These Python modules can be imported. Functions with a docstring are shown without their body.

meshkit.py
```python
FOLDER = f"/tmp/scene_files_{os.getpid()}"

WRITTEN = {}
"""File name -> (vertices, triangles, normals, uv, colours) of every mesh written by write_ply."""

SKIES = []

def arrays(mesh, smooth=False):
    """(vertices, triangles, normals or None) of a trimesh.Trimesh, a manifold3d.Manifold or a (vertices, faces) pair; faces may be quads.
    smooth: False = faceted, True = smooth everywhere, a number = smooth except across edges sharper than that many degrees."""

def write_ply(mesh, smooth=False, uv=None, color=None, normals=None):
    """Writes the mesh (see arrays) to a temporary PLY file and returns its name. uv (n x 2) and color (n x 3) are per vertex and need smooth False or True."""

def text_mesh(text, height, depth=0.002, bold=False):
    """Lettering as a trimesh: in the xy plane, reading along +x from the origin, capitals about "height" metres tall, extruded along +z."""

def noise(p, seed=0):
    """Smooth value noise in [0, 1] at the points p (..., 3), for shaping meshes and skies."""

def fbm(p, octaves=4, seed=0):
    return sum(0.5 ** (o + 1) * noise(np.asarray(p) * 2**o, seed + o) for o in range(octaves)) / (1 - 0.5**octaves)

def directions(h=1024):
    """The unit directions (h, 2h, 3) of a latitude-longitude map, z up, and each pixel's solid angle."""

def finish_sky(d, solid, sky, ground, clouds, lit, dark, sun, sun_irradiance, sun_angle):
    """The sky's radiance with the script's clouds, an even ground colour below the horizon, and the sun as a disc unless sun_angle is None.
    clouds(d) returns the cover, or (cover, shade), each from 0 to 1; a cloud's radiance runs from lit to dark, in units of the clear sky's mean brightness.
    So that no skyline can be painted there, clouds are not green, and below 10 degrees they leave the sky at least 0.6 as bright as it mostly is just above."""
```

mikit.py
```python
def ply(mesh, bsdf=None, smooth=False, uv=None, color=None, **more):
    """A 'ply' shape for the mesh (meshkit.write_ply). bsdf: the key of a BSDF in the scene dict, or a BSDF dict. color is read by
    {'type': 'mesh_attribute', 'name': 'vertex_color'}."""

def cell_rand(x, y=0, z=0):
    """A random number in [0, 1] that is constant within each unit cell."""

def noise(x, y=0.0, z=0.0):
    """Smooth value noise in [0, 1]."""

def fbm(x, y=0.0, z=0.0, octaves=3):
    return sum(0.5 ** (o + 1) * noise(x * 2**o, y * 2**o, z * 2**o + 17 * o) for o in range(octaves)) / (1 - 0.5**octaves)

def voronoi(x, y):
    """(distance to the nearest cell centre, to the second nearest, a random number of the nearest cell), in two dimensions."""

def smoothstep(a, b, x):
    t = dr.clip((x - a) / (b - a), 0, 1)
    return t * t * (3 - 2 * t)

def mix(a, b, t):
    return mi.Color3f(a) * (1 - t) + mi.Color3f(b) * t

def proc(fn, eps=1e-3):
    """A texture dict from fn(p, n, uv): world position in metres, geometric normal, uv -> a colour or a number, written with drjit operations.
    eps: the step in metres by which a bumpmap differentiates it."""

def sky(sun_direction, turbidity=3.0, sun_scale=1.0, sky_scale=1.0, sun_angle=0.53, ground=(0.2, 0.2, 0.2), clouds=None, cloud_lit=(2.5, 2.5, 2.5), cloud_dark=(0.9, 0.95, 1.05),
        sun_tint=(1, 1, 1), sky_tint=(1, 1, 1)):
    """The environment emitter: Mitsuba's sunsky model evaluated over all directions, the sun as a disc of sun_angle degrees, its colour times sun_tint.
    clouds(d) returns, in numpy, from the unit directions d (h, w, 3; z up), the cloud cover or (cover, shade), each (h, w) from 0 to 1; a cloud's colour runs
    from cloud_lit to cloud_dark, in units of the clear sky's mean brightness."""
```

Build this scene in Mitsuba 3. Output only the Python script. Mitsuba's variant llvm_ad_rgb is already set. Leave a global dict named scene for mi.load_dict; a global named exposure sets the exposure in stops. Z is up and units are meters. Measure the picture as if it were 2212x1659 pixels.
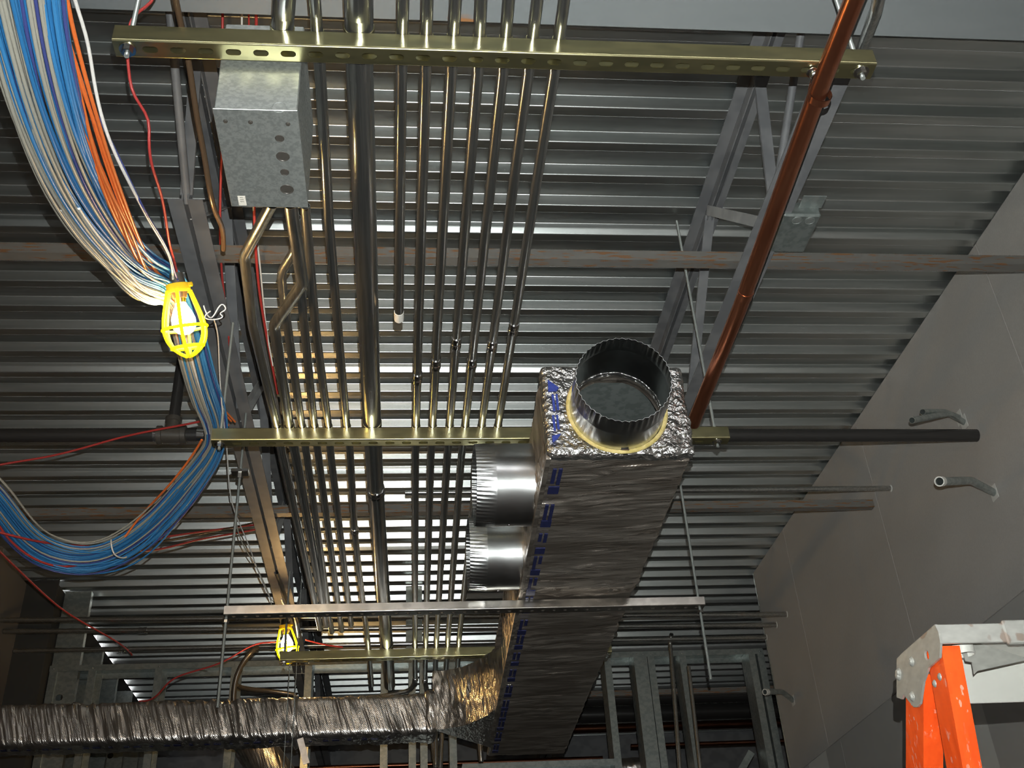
import math, random
import numpy as np, trimesh, manifold3d as m3
import shapely.geometry as sg
import mitsuba as mi
import drjit as dr
import mikit
from mikit import noise, fbm, smoothstep, mix
from meshkit import text_mesh, noise as pnoise, fbm as pfbm
T = mi.ScalarTransform4f
random.seed(7)
rng = np.random.default_rng(7)

# ------------------------------------------------------------------ camera, lights, exposure
W_, H_, FPX = 2212, 1659, 2311.7
YAW, PIT, ROLL = math.radians(6.799), math.radians(33.073), math.radians(-3.687)
EYE = np.array([0.0, 0.0, 1.6])
fwd = np.array([math.sin(YAW)*math.cos(PIT), math.cos(YAW)*math.cos(PIT), math.sin(PIT)])
r0 = np.array([math.cos(YAW), -math.sin(YAW), 0.0]); u0 = np.cross(r0, fwd)
RGT = r0*math.cos(ROLL) + u0*math.sin(ROLL); UPV = -r0*math.sin(ROLL) + u0*math.cos(ROLL)
exposure = 0.0
scene, labels = {}, {}
scene['camera'] = {'type': 'perspective', 'fov': math.degrees(2*math.atan(W_/2/FPX)), 'fov_axis': 'x', 'near_clip': 0.05, 'far_clip': 100.0,
                   'to_world': T().look_at(origin=EYE.tolist(), target=(EYE+fwd).tolist(), up=UPV.tolist())}
SKY = 60.0
FLASH = EYE + RGT*0.010 + UPV*0.065                     # the camera's own flash, just above its lens
scene['flash'] = {'type': 'spot', 'cutoff_angle': 46.0, 'beam_width': 16.0, 'intensity': {'type': 'rgb', 'value': [29.0, 30.2, 29.2]},
                  'to_world': T().look_at(origin=FLASH.tolist(), target=(FLASH+fwd+RGT*.06).tolist(), up=UPV.tolist())}
scene['sky'] = {**mikit.sky((-.6, .2, .7), turbidity=4.0, sun_scale=0.0, sky_scale=1.0, ground=(.3, .3, .3), clouds=lambda d: np.ones(d.shape[:2]), cloud_lit=(1, 1, 1), cloud_dark=(1, 1, 1)), 'sampling_weight': .05, 'scale': SKY}
BULB_RADIANCE = [290.0, 175.0, 66.0]

# ------------------------------------------------------------------ where things stand: lines of sight met with a known plane
def ray(x, y): return RGT*(x-1106)/FPX - UPV*(y-829.5)/FPX + fwd
def az(x, y, z): d = ray(x, y); return EYE + d*((z-1.6)/d[2])
def ay(x, y, Y): d = ray(x, y); return EYE + d*(Y/d[1])
def ax(x, y, X): d = ray(x, y); return EYE + d*(X/d[0])
def ad(x, y, D): d = ray(x, y); return EYE + d/np.linalg.norm(d)*D
V = lambda *a: np.array(a, float)

# ------------------------------------------------------------------ mesh helpers
def tm(v, f): return trimesh.Trimesh(np.asarray(v, float), np.asarray(f), process=False)
def join(*ms): return trimesh.util.concatenate([m for m in ms if m is not None])
def box(lo, hi, bev=0.0015):
    lo, hi = np.minimum(lo, hi).astype(float), np.maximum(lo, hi).astype(float)
    b = min(bev, 0.3*float((hi-lo).min()))
    pts = []
    for sx in (0, 1):
        for sy in (0, 1):
            for sz in (0, 1):
                c = np.where([sx, sy, sz], hi, lo); s = np.where([sx, sy, sz], -1, 1)
                for k in range(3):
                    q = c + s*b; q[k] = c[k]; pts.append(q)
    h = m3.Manifold.hull_points(np.array(pts, np.float32)).to_mesh()
    return tm(h.vert_properties[:, :3], h.tri_verts)
def frames(p):
    t = np.gradient(p, axis=0); t /= np.linalg.norm(t, axis=1, keepdims=True) + 1e-12
    a = np.cross(t[0], [0.3, 0.2, 0.93]); a /= np.linalg.norm(a); A = []
    for i in range(len(p)):
        a = a - t[i]*(a@t[i]); a /= np.linalg.norm(a); A.append(a)
    A = np.array(A); return t, A, np.cross(t, A)
def tube(p, r, n=12, cap=True):
    p = np.asarray(p, float); r = np.broadcast_to(r, (len(p),)).astype(float)
    t, A, B = frames(p); g = np.arange(n)*2*np.pi/n
    v = (p[:, None] + r[:, None, None]*(np.cos(g)[None, :, None]*A[:, None] + np.sin(g)[None, :, None]*B[:, None])).reshape(-1, 3)
    i, j = np.meshgrid(np.arange(len(p)-1), np.arange(n), indexing='ij')
    q = np.stack([i*n+j, i*n+(j+1) % n, (i+1)*n+(j+1) % n, (i+1)*n+j], -1).reshape(-1, 4)
    f = np.vstack([q[:, [0, 1, 2]], q[:, [0, 2, 3]]])
    if cap:
        k = len(v); v = np.vstack([v, v[:n], v[-n:], p[:1], p[-1:]]); j = np.arange(n)
        f = np.vstack([f, np.stack([k+(j+1) % n, k+j, j*0+k+2*n], 1), np.stack([k+n+j, k+n+(j+1) % n, j*0+k+2*n+1], 1)])
    return tm(v, f)
def pipe(p, r, wall=0.0016, n=16):
    """A hollow pipe with open ends."""
    a, b = tube(p, r, n, False), tube(p, r-wall, n, False); b.invert()
    k, L = len(a.vertices), len(p); j = np.arange(n); e = (L-1)*n
    rims = [np.stack([j, k+j, k+(j+1) % n], 1), np.stack([j, k+(j+1) % n, (j+1) % n], 1),
            np.stack([e+j, k+e+(j+1) % n, k+e+j], 1), np.stack([e+j, e+(j+1) % n, k+e+(j+1) % n], 1)]
    m = join(a, b); return tm(m.vertices, np.vstack([m.faces]+rims))
def bend(pts, rad, n=7):
    """A polyline with its corners rounded."""
    P = [np.asarray(q, float) for q in pts]; out = [P[0]]
    for a, b, c in zip(P, P[1:], P[2:]):
        u, w = a-b, c-b; lu, lw = np.linalg.norm(u), np.linalg.norm(w); u, w = u/lu, w/lw
        d = min(rad*math.tan((math.pi-math.acos(np.clip(u@w, -1, 1)))/2)+1e-9, lu*.48, lw*.48)
        for s in np.linspace(0, 1, n): out.append((1-s)**2*(b+u*d) + 2*s*(1-s)*b + s*s*(b+w*d))
    return np.array(out+[P[-1]])
def spline(pts, n):
    from scipy.interpolate import CubicSpline
    P = np.asarray(pts, float); s = np.r_[0, np.cumsum(np.linalg.norm(np.diff(P, axis=0), axis=1))]
    return CubicSpline(s, P)(np.linspace(0, s[-1], n))
def prism(poly, p0, p1, a):
    """A flat outline (u, v) carried from p0 to p1; u runs along a."""
    p0, p1, a = V(*p0), V(*p1), V(*a); L = np.linalg.norm(p1-p0); d = (p1-p0)/L
    a = a - d*(a@d); a /= np.linalg.norm(a); b = np.cross(d, a)
    m = trimesh.creation.extrude_polygon(poly, L, engine='earcut')
    M = np.eye(4); M[:3, 0], M[:3, 1], M[:3, 2], M[:3, 3] = a, b, d, p0
    m.apply_transform(M); return m
def rod(p0, p1, r, n=10): return tube(np.array([p0, p1], float), r, n)
def mf(m): return m3.Manifold(m3.Mesh(np.asarray(m.vertices, np.float32), np.asarray(m.faces, np.uint32)))
def unmf(M): q = M.to_mesh(); return tm(q.vert_properties[:, :3], q.tri_verts)
def cut(m, tools):
    m.merge_vertices()
    M = mf(m)
    for t in tools: t.merge_vertices()
    return unmf(M - m3.Manifold.batch_boolean([mf(t) for t in tools], m3.OpType.Add))
def lathe(prof, n=28, p=(0, 0, 0), axis=(0, 0, 1)):
    """Radius and height pairs turned about the axis at p."""
    d = V(*axis)/np.linalg.norm(axis); a = np.cross(d, [.31, .22, .9] if abs(d[2]) < .9 else [1, 0, 0]); a /= np.linalg.norm(a); b = np.cross(d, a)
    g = np.arange(n)*2*np.pi/n; prof = np.asarray(prof, float)
    ring = np.cos(g)[:, None]*a + np.sin(g)[:, None]*b
    v = (V(*p) + prof[:, None, 1:2]*d + prof[:, None, 0:1]*ring[None]).reshape(-1, 3)
    i, j = np.meshgrid(np.arange(len(prof)-1), np.arange(n), indexing='ij')
    q = np.stack([i*n+j, i*n+(j+1) % n, (i+1)*n+(j+1) % n, (i+1)*n+j], -1).reshape(-1, 4)
    return tm(v, np.vstack([q[:, [0, 1, 2]], q[:, [0, 2, 3]]]))
def hexnut(p, axis, r=.010, h=.009): 
    d = V(*axis)/np.linalg.norm(axis); m = tube(np.array([V(*p), V(*p)+d*h]), r, 6); return m
def Lsec(a, b, t): return sg.Polygon([(0, 0), (a, 0), (a, t), (t, t), (t, b), (0, b)])

# ------------------------------------------------------------------ naming helpers
taken = set()
def numbered(n):
    k, i = n, 0
    while k in taken: i += 1; k = f'{n}_{i:03d}'
    taken.add(k); return k
def tag(k, label=None, cat=None, group=None, kind=None):
    d = {a: b for a, b in (('label', label), ('category', cat), ('group', group), ('kind', kind)) if b}
    if d: labels[k] = d
    return k
def thing(n, label=None, cat=None, group=None, kind=None): return tag(numbered(n), label, cat, group, kind)
def part(parent, n, mesh, mat, smooth=False, label=None, kind=None, **kw):
    k = numbered(parent+'__'+n); scene[k] = mikit.ply(mesh, mat, smooth, **kw); tag(k, label, kind=kind); return k
def single(n, mesh, mat, smooth, label, cat, group=None, kind=None):
    k = thing(n, label, cat, group, kind); scene[k] = mikit.ply(mesh, mat, smooth); return k

# ------------------------------------------------------------------ materials
def rgb(*c): return {'type': 'rgb', 'value': [float(x) for x in c]}
def metal(col, rough, metallic=1.0, spec=0.5, bump=None, **kw):
    b = {'type': 'principled', 'base_color': col if isinstance(col, dict) else rgb(*col), 'roughness': rough, 'metallic': metallic, 'specular': spec, **kw}
    if bump: b = {'type': 'bumpmap', 'arbitrary': bump[0], 'scale': bump[1], 'bsdf': b}
    return {'type': 'twosided', 'bsdf': b}
def tint(a, b, sx, sy, sz, lo=.35, hi=.65, oct=3):
    return mikit.proc(lambda p, n, uv: mix(a, b, smoothstep(lo, hi, fbm(p.x*sx, p.y*sy, p.z*sz, oct))))
M = scene
M['m_deck'] = metal(tint((.50, .53, .52), (.62, .64, .63), 2.2, 30, 30), .34, .98,
                    bump=(mikit.proc(lambda p, n, uv: noise(p.x*3.1, p.y*9, p.z*9), 2e-3), .0008))
M['m_galv'] = metal(tint((.33, .37, .36), (.42, .45, .435), 60, 60, 60), .34, .74)
M['m_galv_dull'] = metal(tint((.22, .25, .24), (.30, .33, .32), 60, 60, 60), .4, .7)
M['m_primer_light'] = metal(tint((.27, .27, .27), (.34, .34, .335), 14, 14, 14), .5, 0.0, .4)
M['m_box'] = metal(tint((.34, .36, .345), (.44, .46, .44), 160, 160, 160), .45, .74)
M['m_conduit'] = metal(tint((.46, .47, .46), (.62, .62, .60), 160, 5, 160), .215, .965)
M['m_coupling'] = metal((.66, .66, .65), .14, 1.0)
M['m_gold'] = metal(tint((.46, .43, .24), (.60, .55, .30), 9, 30, 30), .25, .968)
M['m_grey_strut'] = metal(tint((.44, .41, .37), (.56, .52, .47), 30, 30, 30), .25, .975)
M['m_zinc'] = metal((.78, .78, .76), .16, 1.0)
M['m_rod'] = metal((.42, .45, .43), .35, .6, bump=(mikit.proc(lambda p, n, uv: dr.sin(p.z*3600), 1e-4), .0004))
FOILB = lambda f: (mikit.proc(f, 5e-4), .0105)
M['m_foil_trunk'] = metal(tint((.30, .255, .215), (.54, .48, .42), 5, 34, 8), .33, .84,
    bump=FOILB(lambda p, n, uv: .6*fbm(p.x*12+p.y*5, p.y*95+p.x*12, p.z*20, 3) + .02*dr.sin(p.x*720)*dr.sin(p.y*720)))
M['m_foil_branch'] = metal(tint((.48, .45, .42), (.70, .66, .62), 30, 10, 7), .30, .96,
    bump=FOILB(lambda p, n, uv: .6*fbm(p.x*95+p.z*32, p.y*60, p.z*9, 2) + .02*dr.sin(p.x*720)*dr.sin(p.z*720)))
M['m_foil_face'] = metal((.72, .71, .69), .27, .97,
    bump=FOILB(lambda p, n, uv: fbm(p.x*70, p.y*70, p.z*70, 3)))
M['m_sheet'] = metal(tint((.50, .51, .51), (.64, .65, .65), 14, 14, 14), .27, 1.0,
    bump=(mikit.proc(lambda p, n, uv: fbm(p.x*9, p.y*9, p.z*9, 2), 1e-3), .004))
M['m_primer'] = metal(tint((.125, .128, .135), (.165, .167, .172), 14, 14, 14), .5, 0.0, .4)
M['m_beam'] = metal(mikit.proc(lambda p, n, uv: mix(mix((.205, .225, .232), (.245, .26, .265), fbm(p.x*3, p.y*14, p.z*6)), (.36, .17, .07), smoothstep(.66, .74, fbm(p.x*7+3, p.y*22, p.z*9))*smoothstep(.5, .62, noise(p.x*1.7, p.y*3)))), .5, 0.0, .4)
M['m_rusty'] = metal(mikit.proc(lambda p, n, uv: mix(mix((.13, .125, .117), (.175, .165, .15), fbm(p.x*6, p.y*30, p.z*30)), (.19, .095, .045), smoothstep(.54, .70, fbm(p.x*26, p.y*160, p.z*160)))), .5, .1, .4)
M['m_black_pipe'] = metal((.035, .033, .032), .3, .3, .6)
M['m_cast'] = metal((.07, .063, .055), .4, .3, .5)
M['m_copper'] = metal(tint((.36, .125, .068), (.46, .175, .095), 40, 4, 40), .25, .94)
def drywall(p, n, uv):
    a = mix((.325, .305, .285), (.375, .355, .335), fbm(p.x*2, p.y*2.2, p.z*2.2))
    a = mix(a, (.25, .235, .22), .2*smoothstep(.5, .7, fbm(p.y*1.3+p.z*1.1, p.z*1.5+4, 2.0)))
    return a*(0.96+.08*noise(p.y*240, p.z*240, p.x*240))
M['m_drywall'] = metal(mikit.proc(drywall), .9, 0.0, .15)
M['m_copper_dull'] = metal(tint((.12, .045, .025), (.18, .07, .04), 9, 40, 40), .25, .95)
M['m_sheathing'] = metal((.045, .045, .043), .8, 0.0, .2)
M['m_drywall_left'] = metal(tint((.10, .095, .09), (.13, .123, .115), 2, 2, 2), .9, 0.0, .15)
M['m_drywall_low'] = metal(mikit.proc(lambda p, n, uv: mix((.29, .28, .265), (.42, .415, .39), smoothstep(.54, .57, noise(p.y*3.1+1.5, 3.0)))), .9, 0.0, .15)
M['m_mud'] = metal((.50, .49, .46), .9, 0.0, .15)
M['m_dark'] = metal((.012, .012, .012), .8, 0.0, .2)
M['m_concrete'] = metal(tint((.09, .088, .084), (.13, .127, .12), 1.5, 1.5, 1.5), .85, 0.0, .2)
M['m_orange'] = metal(mikit.proc(lambda p, n, uv: mix(mix((.56, .048, .006), (.74, .085, .012), fbm(p.x*90, p.y*90, p.z*16)), (.60, .30, .22), .7*smoothstep(.66, .72, fbm(p.x*150+2, p.y*150, p.z*55))*smoothstep(.45, .6, noise(p.x*22, p.y*22, p.z*11)))), .3, 0.0, .5)
M['m_alum'] = metal(mikit.proc(lambda p, n, uv: mix(mix((.36, .36, .33), (.52, .52, .48), fbm(p.x*60, p.y*60, p.z*90)), (.30, .21, .16), .7*smoothstep(.66, .74, fbm(p.x*40+7, p.y*40, p.z*40)))), .42, .62)
M['m_cap_under'] = metal((.50, .50, .46), .5, .2)
M['m_yellow'] = {'type': 'principledthin', 'base_color': rgb(.97, .72, .05), 'roughness': .5, 'diff_trans': 1.0}
M['m_brass'] = metal((.5, .3, .12), .3, 1.0)
M['m_bulb'] = metal((.9, .9, .85), .4, 0.0)
M['m_white'] = metal((.62, .60, .55), .5, 0.0)
M['m_sticker'] = metal((.66, .62, .54), .6, 0.0)
M['m_ink'] = metal((.03, .05, .26), .4, .2)
M['m_ink_dark'] = metal((.022, .026, .085), .35, .3)
M['m_blackink'] = metal((.05, .045, .04), .6, 0.0)
M['m_fibre'] = metal(tint((.50, .40, .14), (.62, .50, .22), 60, 60, 60), .9, 0.0, .1)
M['m_c_blue'] = metal((.03, .175, .41), .42, 0.0, .5)
M['m_c_blue2'] = metal((.045, .22, .48), .42, 0.0, .5)
M['m_c_navy'] = metal((.06, .075, .24), .42, 0.0, .5)
M['m_c_grey'] = metal((.36, .345, .29), .45, 0.0, .5)
M['m_c_orange'] = metal((.72, .16, .035), .42, 0.0, .5)
M['m_c_red'] = metal((.42, .045, .04), .4, 0.0, .5)
M['m_c_white'] = metal((.68, .66, .62), .42, 0.0, .5)
M['m_c_brown'] = metal((.10, .065, .04), .3, .3, .5)

# ------------------------------------------------------------------ the setting
ZD = 4.19                                              # underside of the deck's ribs
PITCH, LAP0 = .1524, 2.94
def rib(y, lap):
    """One rib of the deck, from flat to flat: (y, z) points with rounded folds; the near web of a lap rib has a second slope."""
    zt, rr = .038, .006
    c = [(y-.060, zt), (y-.0075, zt), (y+.0075, 0), (y+.0455, 0), (y+.0605, zt), (y+.0924, zt)]
    if lap: c = [(y-.060, zt), (y-.012, zt), (y-.006, .021), (y+.0085, 0), (y+.0455, 0), (y+.0605, zt), (y+.0924, zt)]
    out = [np.array(c[0])]
    for a, b, d in zip(c, c[1:], c[2:]):
        a, b, d = map(np.array, (a, b, d)); u, w = (a-b)/np.linalg.norm(a-b), (d-b)/np.linalg.norm(d-b)
        k = min(rr*.8, .4*np.linalg.norm(a-b), .4*np.linalg.norm(d-b))
        for s in (0, .25, .5, .75, 1): out.append((1-s)**2*(b+u*k)+2*s*(1-s)*b+s*s*(b+w*k))
    return out+[np.array(c[-1])]
thing('ceiling', kind='structure')
for k in range(-4, 11):
    XS = np.linspace(-2.30 if k < 4 else -2.034, 5.2, 10)
    prof = []
    for j in range(6): prof += rib(LAP0 + (k*6+j)*PITCH, j == 0)[(1 if j else 0):]
    prof = np.array(prof); n = len(prof)
    v = np.array([[x, q[0], ZD+q[1]] for x in XS for q in prof])
    i, j = np.meshgrid(np.arange(len(XS)-1), np.arange(n-1), indexing='ij')
    q = np.stack([i*n+j, i*n+j+1, (i+1)*n+j+1, (i+1)*n+j], -1).reshape(-1, 4)
    part('ceiling', 'deck_panel', tm(v, np.vstack([q[:, [0, 1, 2]], q[:, [0, 2, 3]]])), 'm_deck', True)
k = thing('floor', kind='structure'); scene[k] = mikit.ply(box((-2.4, -2.2, -.15), (5.2, 12.6, 0), .005), 'm_concrete')
XR, YR = 2.17, 6.10
thing('wall_right', kind='structure')
seams = [-2.1, -.72, .52, 1.74, 2.965, 4.27, 5.47, YR]
for a, b in zip(seams, seams[1:]): part('wall_right', 'drywall_board', box((XR, a+.0012, 2.955), (XR+.016, b-.0012, ZD-.002), .0015), 'm_drywall')
for a, b in zip([-2.1, .4, 2.85, 5.3], [.4, 2.85, 5.3, YR]): part('wall_right', 'drywall_board', box((XR-.001, a+.0012, 0.02), (XR+.016, b-.0012, 2.952), .0015), 'm_drywall_low')
part('wall_right', 'core', box((XR+.017, -2.1, 0), (XR+.12, YR-.002, ZD-.01)), 'm_drywall')
part('wall_right', 'corner_bead', box((XR-.002, YR, 0.02), (XR+.125, YR+.012, ZD-.004)), 'm_galv')
thing('wall_left', kind='structure')
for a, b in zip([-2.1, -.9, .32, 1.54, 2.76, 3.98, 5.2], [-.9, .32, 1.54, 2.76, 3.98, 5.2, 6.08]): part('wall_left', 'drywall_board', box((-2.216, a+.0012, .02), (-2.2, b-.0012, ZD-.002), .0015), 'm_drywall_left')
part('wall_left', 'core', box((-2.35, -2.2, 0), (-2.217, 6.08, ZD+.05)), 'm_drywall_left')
k = thing('wall_front', kind='structure'); scene[k] = mikit.ply(box((-2.36, -2.25, 0), (5.2, -2.15, ZD+.05)), 'm_concrete')
k = thing('wall_far', kind='structure'); scene[k] = mikit.ply(box((-2.36, 12.4, 0), (5.2, 12.5, ZD+.05)), 'm_drywall')
k = thing('wall_outer_right', kind='structure'); scene[k] = mikit.ply(box((5.1, -2.2, 0), (5.2, 12.5, ZD+.05)), 'm_drywall')

# the open stud partition at the far end
YP = 6.19
thing('wall_back', kind='structure')
def stud_mesh(x, y, z0, z1, w=.041, depth=.152, flip=1, along='x'):
    pr = sg.Polygon([(0, 0), (w, 0), (w, .010), (w-.0012, .010), (w-.0012, .0012), (.0012, .0012), (.0012, depth-.0012), (w-.0012, depth-.0012), (w-.0012, depth-.010), (w, depth-.010), (w, depth), (0, depth)])
    m = prism(pr, (0, 0, z0), (0, 0, z1), (1, 0, 0))
    if flip < 0: m.vertices[:, 0] *= -1; m.invert()
    if along == 'y': m.apply_transform(trimesh.transformations.rotation_matrix(math.pi/2, [0, 0, 1]))
    m.apply_translation((x, y, 0)); return m
ZT = 3.70
trk = sg.Polygon([(0, 0), (0, .034), (.155, .034), (.155, 0), (.1535, 0), (.1535, .0325), (.0015, .0325), (.0015, 0)])
part('wall_back', 'top_track', prism(trk, (-2.018, YP-.002, ZT-.002), (XR-.002, YP-.002, ZT-.002), (0, 1, 0)), 'm_galv')
STX = [-2.015, -1.80, -1.43, -1.0, -.58, -.14, .02, .085, .25, 1.185, 1.365, 1.405, 1.45, 1.645, 2.075, 2.13]
for x in STX: part('wall_back', 'stud', stud_mesh(x, YP, .03, ZT+.028), 'm_galv')
for x in (.005, .062): part('wall_back', 'kicker_stud', stud_mesh(x, YP+.02, ZT+.035, ZD-.004), 'm_galv')
for x in STX: part('wall_back', 'screw', lathe([(0, -.004), (.004, -.003), (.005, 0)], 8, (x+.02, YP-.002, ZT+.012), (0, 1, 0)), 'm_zinc')
part('wall_back', 'header', prism(trk, (.32, YP-.004, 3.075), (1.19, YP-.004, 3.075), (0, 1, 0)), 'm_galv')
part('wall_back', 'brace', prism(sg.box(0, 0, .04, .0015), (2.06, YP+.165, 3.15), (1.72, YP+.165, 2.72), (0, 0, 1)), 'm_galv')
# studs of the left-hand wall beyond its drywall
thing('wall_left_studs', kind='structure')
for i, y in enumerate([6.20, 6.62, 7.04, 7.46, 7.88, 8.30]):
    m = stud_mesh(0, 0, .03, ZD-.004 if i < 1 else ZD-.21, .041, .152, 1, 'y'); m.apply_translation((-1.86, y, 0))
    if i in (0, 3): m = cut(m, [trimesh.creation.cylinder(.019, .3, transform=trimesh.transformations.translation_matrix((-1.94, y, z)) @ trimesh.transformations.rotation_matrix(math.pi/2, [1, 0, 0])) for z in (3.55, 3.0)])
    part('wall_left_studs', 'stud', m, 'm_galv')
part('wall_left_studs', 'sheathing', join(box((-2.032, 6.0815, 0), (-2.024, 12.41, ZD-.001)), box((-2.36, 6.0795, 0), (-2.019, 6.09, ZD+.045))), 'm_sheathing')

# ------------------------------------------------------------------ structural steel
k = thing('steel_beam', 'grey primed steel beam crossing over the front trapeze, its bottom flange in view', 'steel beam')
part(k, 'bottom_flange', box((-2.08, 1.47, 3.75), (2.15, 1.684, 3.766), .003), 'm_beam')
part(k, 'web', box((-2.08, 1.572, 3.767), (2.15, 1.582, 4.10)), 'm_beam')
part(k, 'top_flange', box((-2.08, 1.47, 4.101), (2.15, 1.684, 4.117), .003), 'm_beam')

def joist(xc, y0b, label, rods):
    k = thing('bar_joist', label, 'bar joist', 'bar joists under the deck'); labels[k].pop('group')
    la, t = .042, .0045
    y0, y1 = 1.62, 12.2
    for s in (-1, 1):
        # angle with its flat leg up against the deck and its other leg hanging in the middle
        poly = sg.Polygon([(.006, 0), (.006+la, 0), (.006+la, -t), (.006+t, -t), (.006+t, -la), (.006, -la)])
        m = prism(sg.Polygon([(s*a, -b) for a, b in poly.exterior.coords]), (xc, y0, ZD-.002), (xc, y1, ZD-.002), (1, 0, 0))
        m.fix_normals(); part(k, 'top_chord', m, 'm_primer')
        m = prism(sg.Polygon([(s*a, b) for a, b in poly.exterior.coords]), (xc, y0b, 3.70), (xc, y1, 3.70), (1, 0, 0))
        m.fix_normals(); part(k, 'bottom_chord', m, 'm_primer')
    tops, bots = [2.16] + [2.80+1.12*i for i in range(9)], [2.33+1.12*i for i in range(9)]
    for i, b in enumerate(bots):
        for a, e in ((tops[i], -1), (tops[i+1], 1)):
            p, q = V(xc, a, ZD-.03), V(xc, b+e*.05, 3.725)
            poly = Lsec(.025, .036, .003) if e > 0 else sg.box(-.017, -.005, .017, .005)
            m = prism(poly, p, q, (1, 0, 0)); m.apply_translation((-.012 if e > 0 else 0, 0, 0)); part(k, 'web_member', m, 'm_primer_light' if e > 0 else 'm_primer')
    part(k, 'end_rod', rod((xc, 1.60, ZD-.06), (xc, 2.30, 3.715), .0115, 12), 'm_primer', 40)
    part(k, 'bearing_seat', box((xc-.05, 1.50, 4.118), (xc+.05, 1.68, ZD-.045)), 'm_primer')
    return k
joist(-.61, 2.27, 'grey bar joist running into the distance behind the hanging work lamps', None)
joist(1.085, 1.72, 'grey bar joist running into the distance behind the copper pipe', None)
# a third joist, far off beyond the left of the partition is hidden by the deck's depth

def bridging(y, z, x0, x1, label):
    m = prism(sg.Polygon([(0, 0), (.038, 0), (.038, .004), (.004, .004), (.004, .038), (0, .038)]), (x0, y, z), (x1, y, z), (0, 1, 0))
    return single('bridging_angle', m, 'm_rusty', False, label, 'steel angle')
bridging(2.545, 3.735, -2.19, 2.165, 'rust-streaked steel bridging angle crossing under both joists before the front duct')
bridging(4.30, 3.742, -2.19, 2.165, 'rusty steel bridging angle ending at the right wall behind the foil duct')
bridging(7.1, 3.742, -2.05, 4.9, 'rusty bridging angle beyond the far stud partition')

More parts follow.
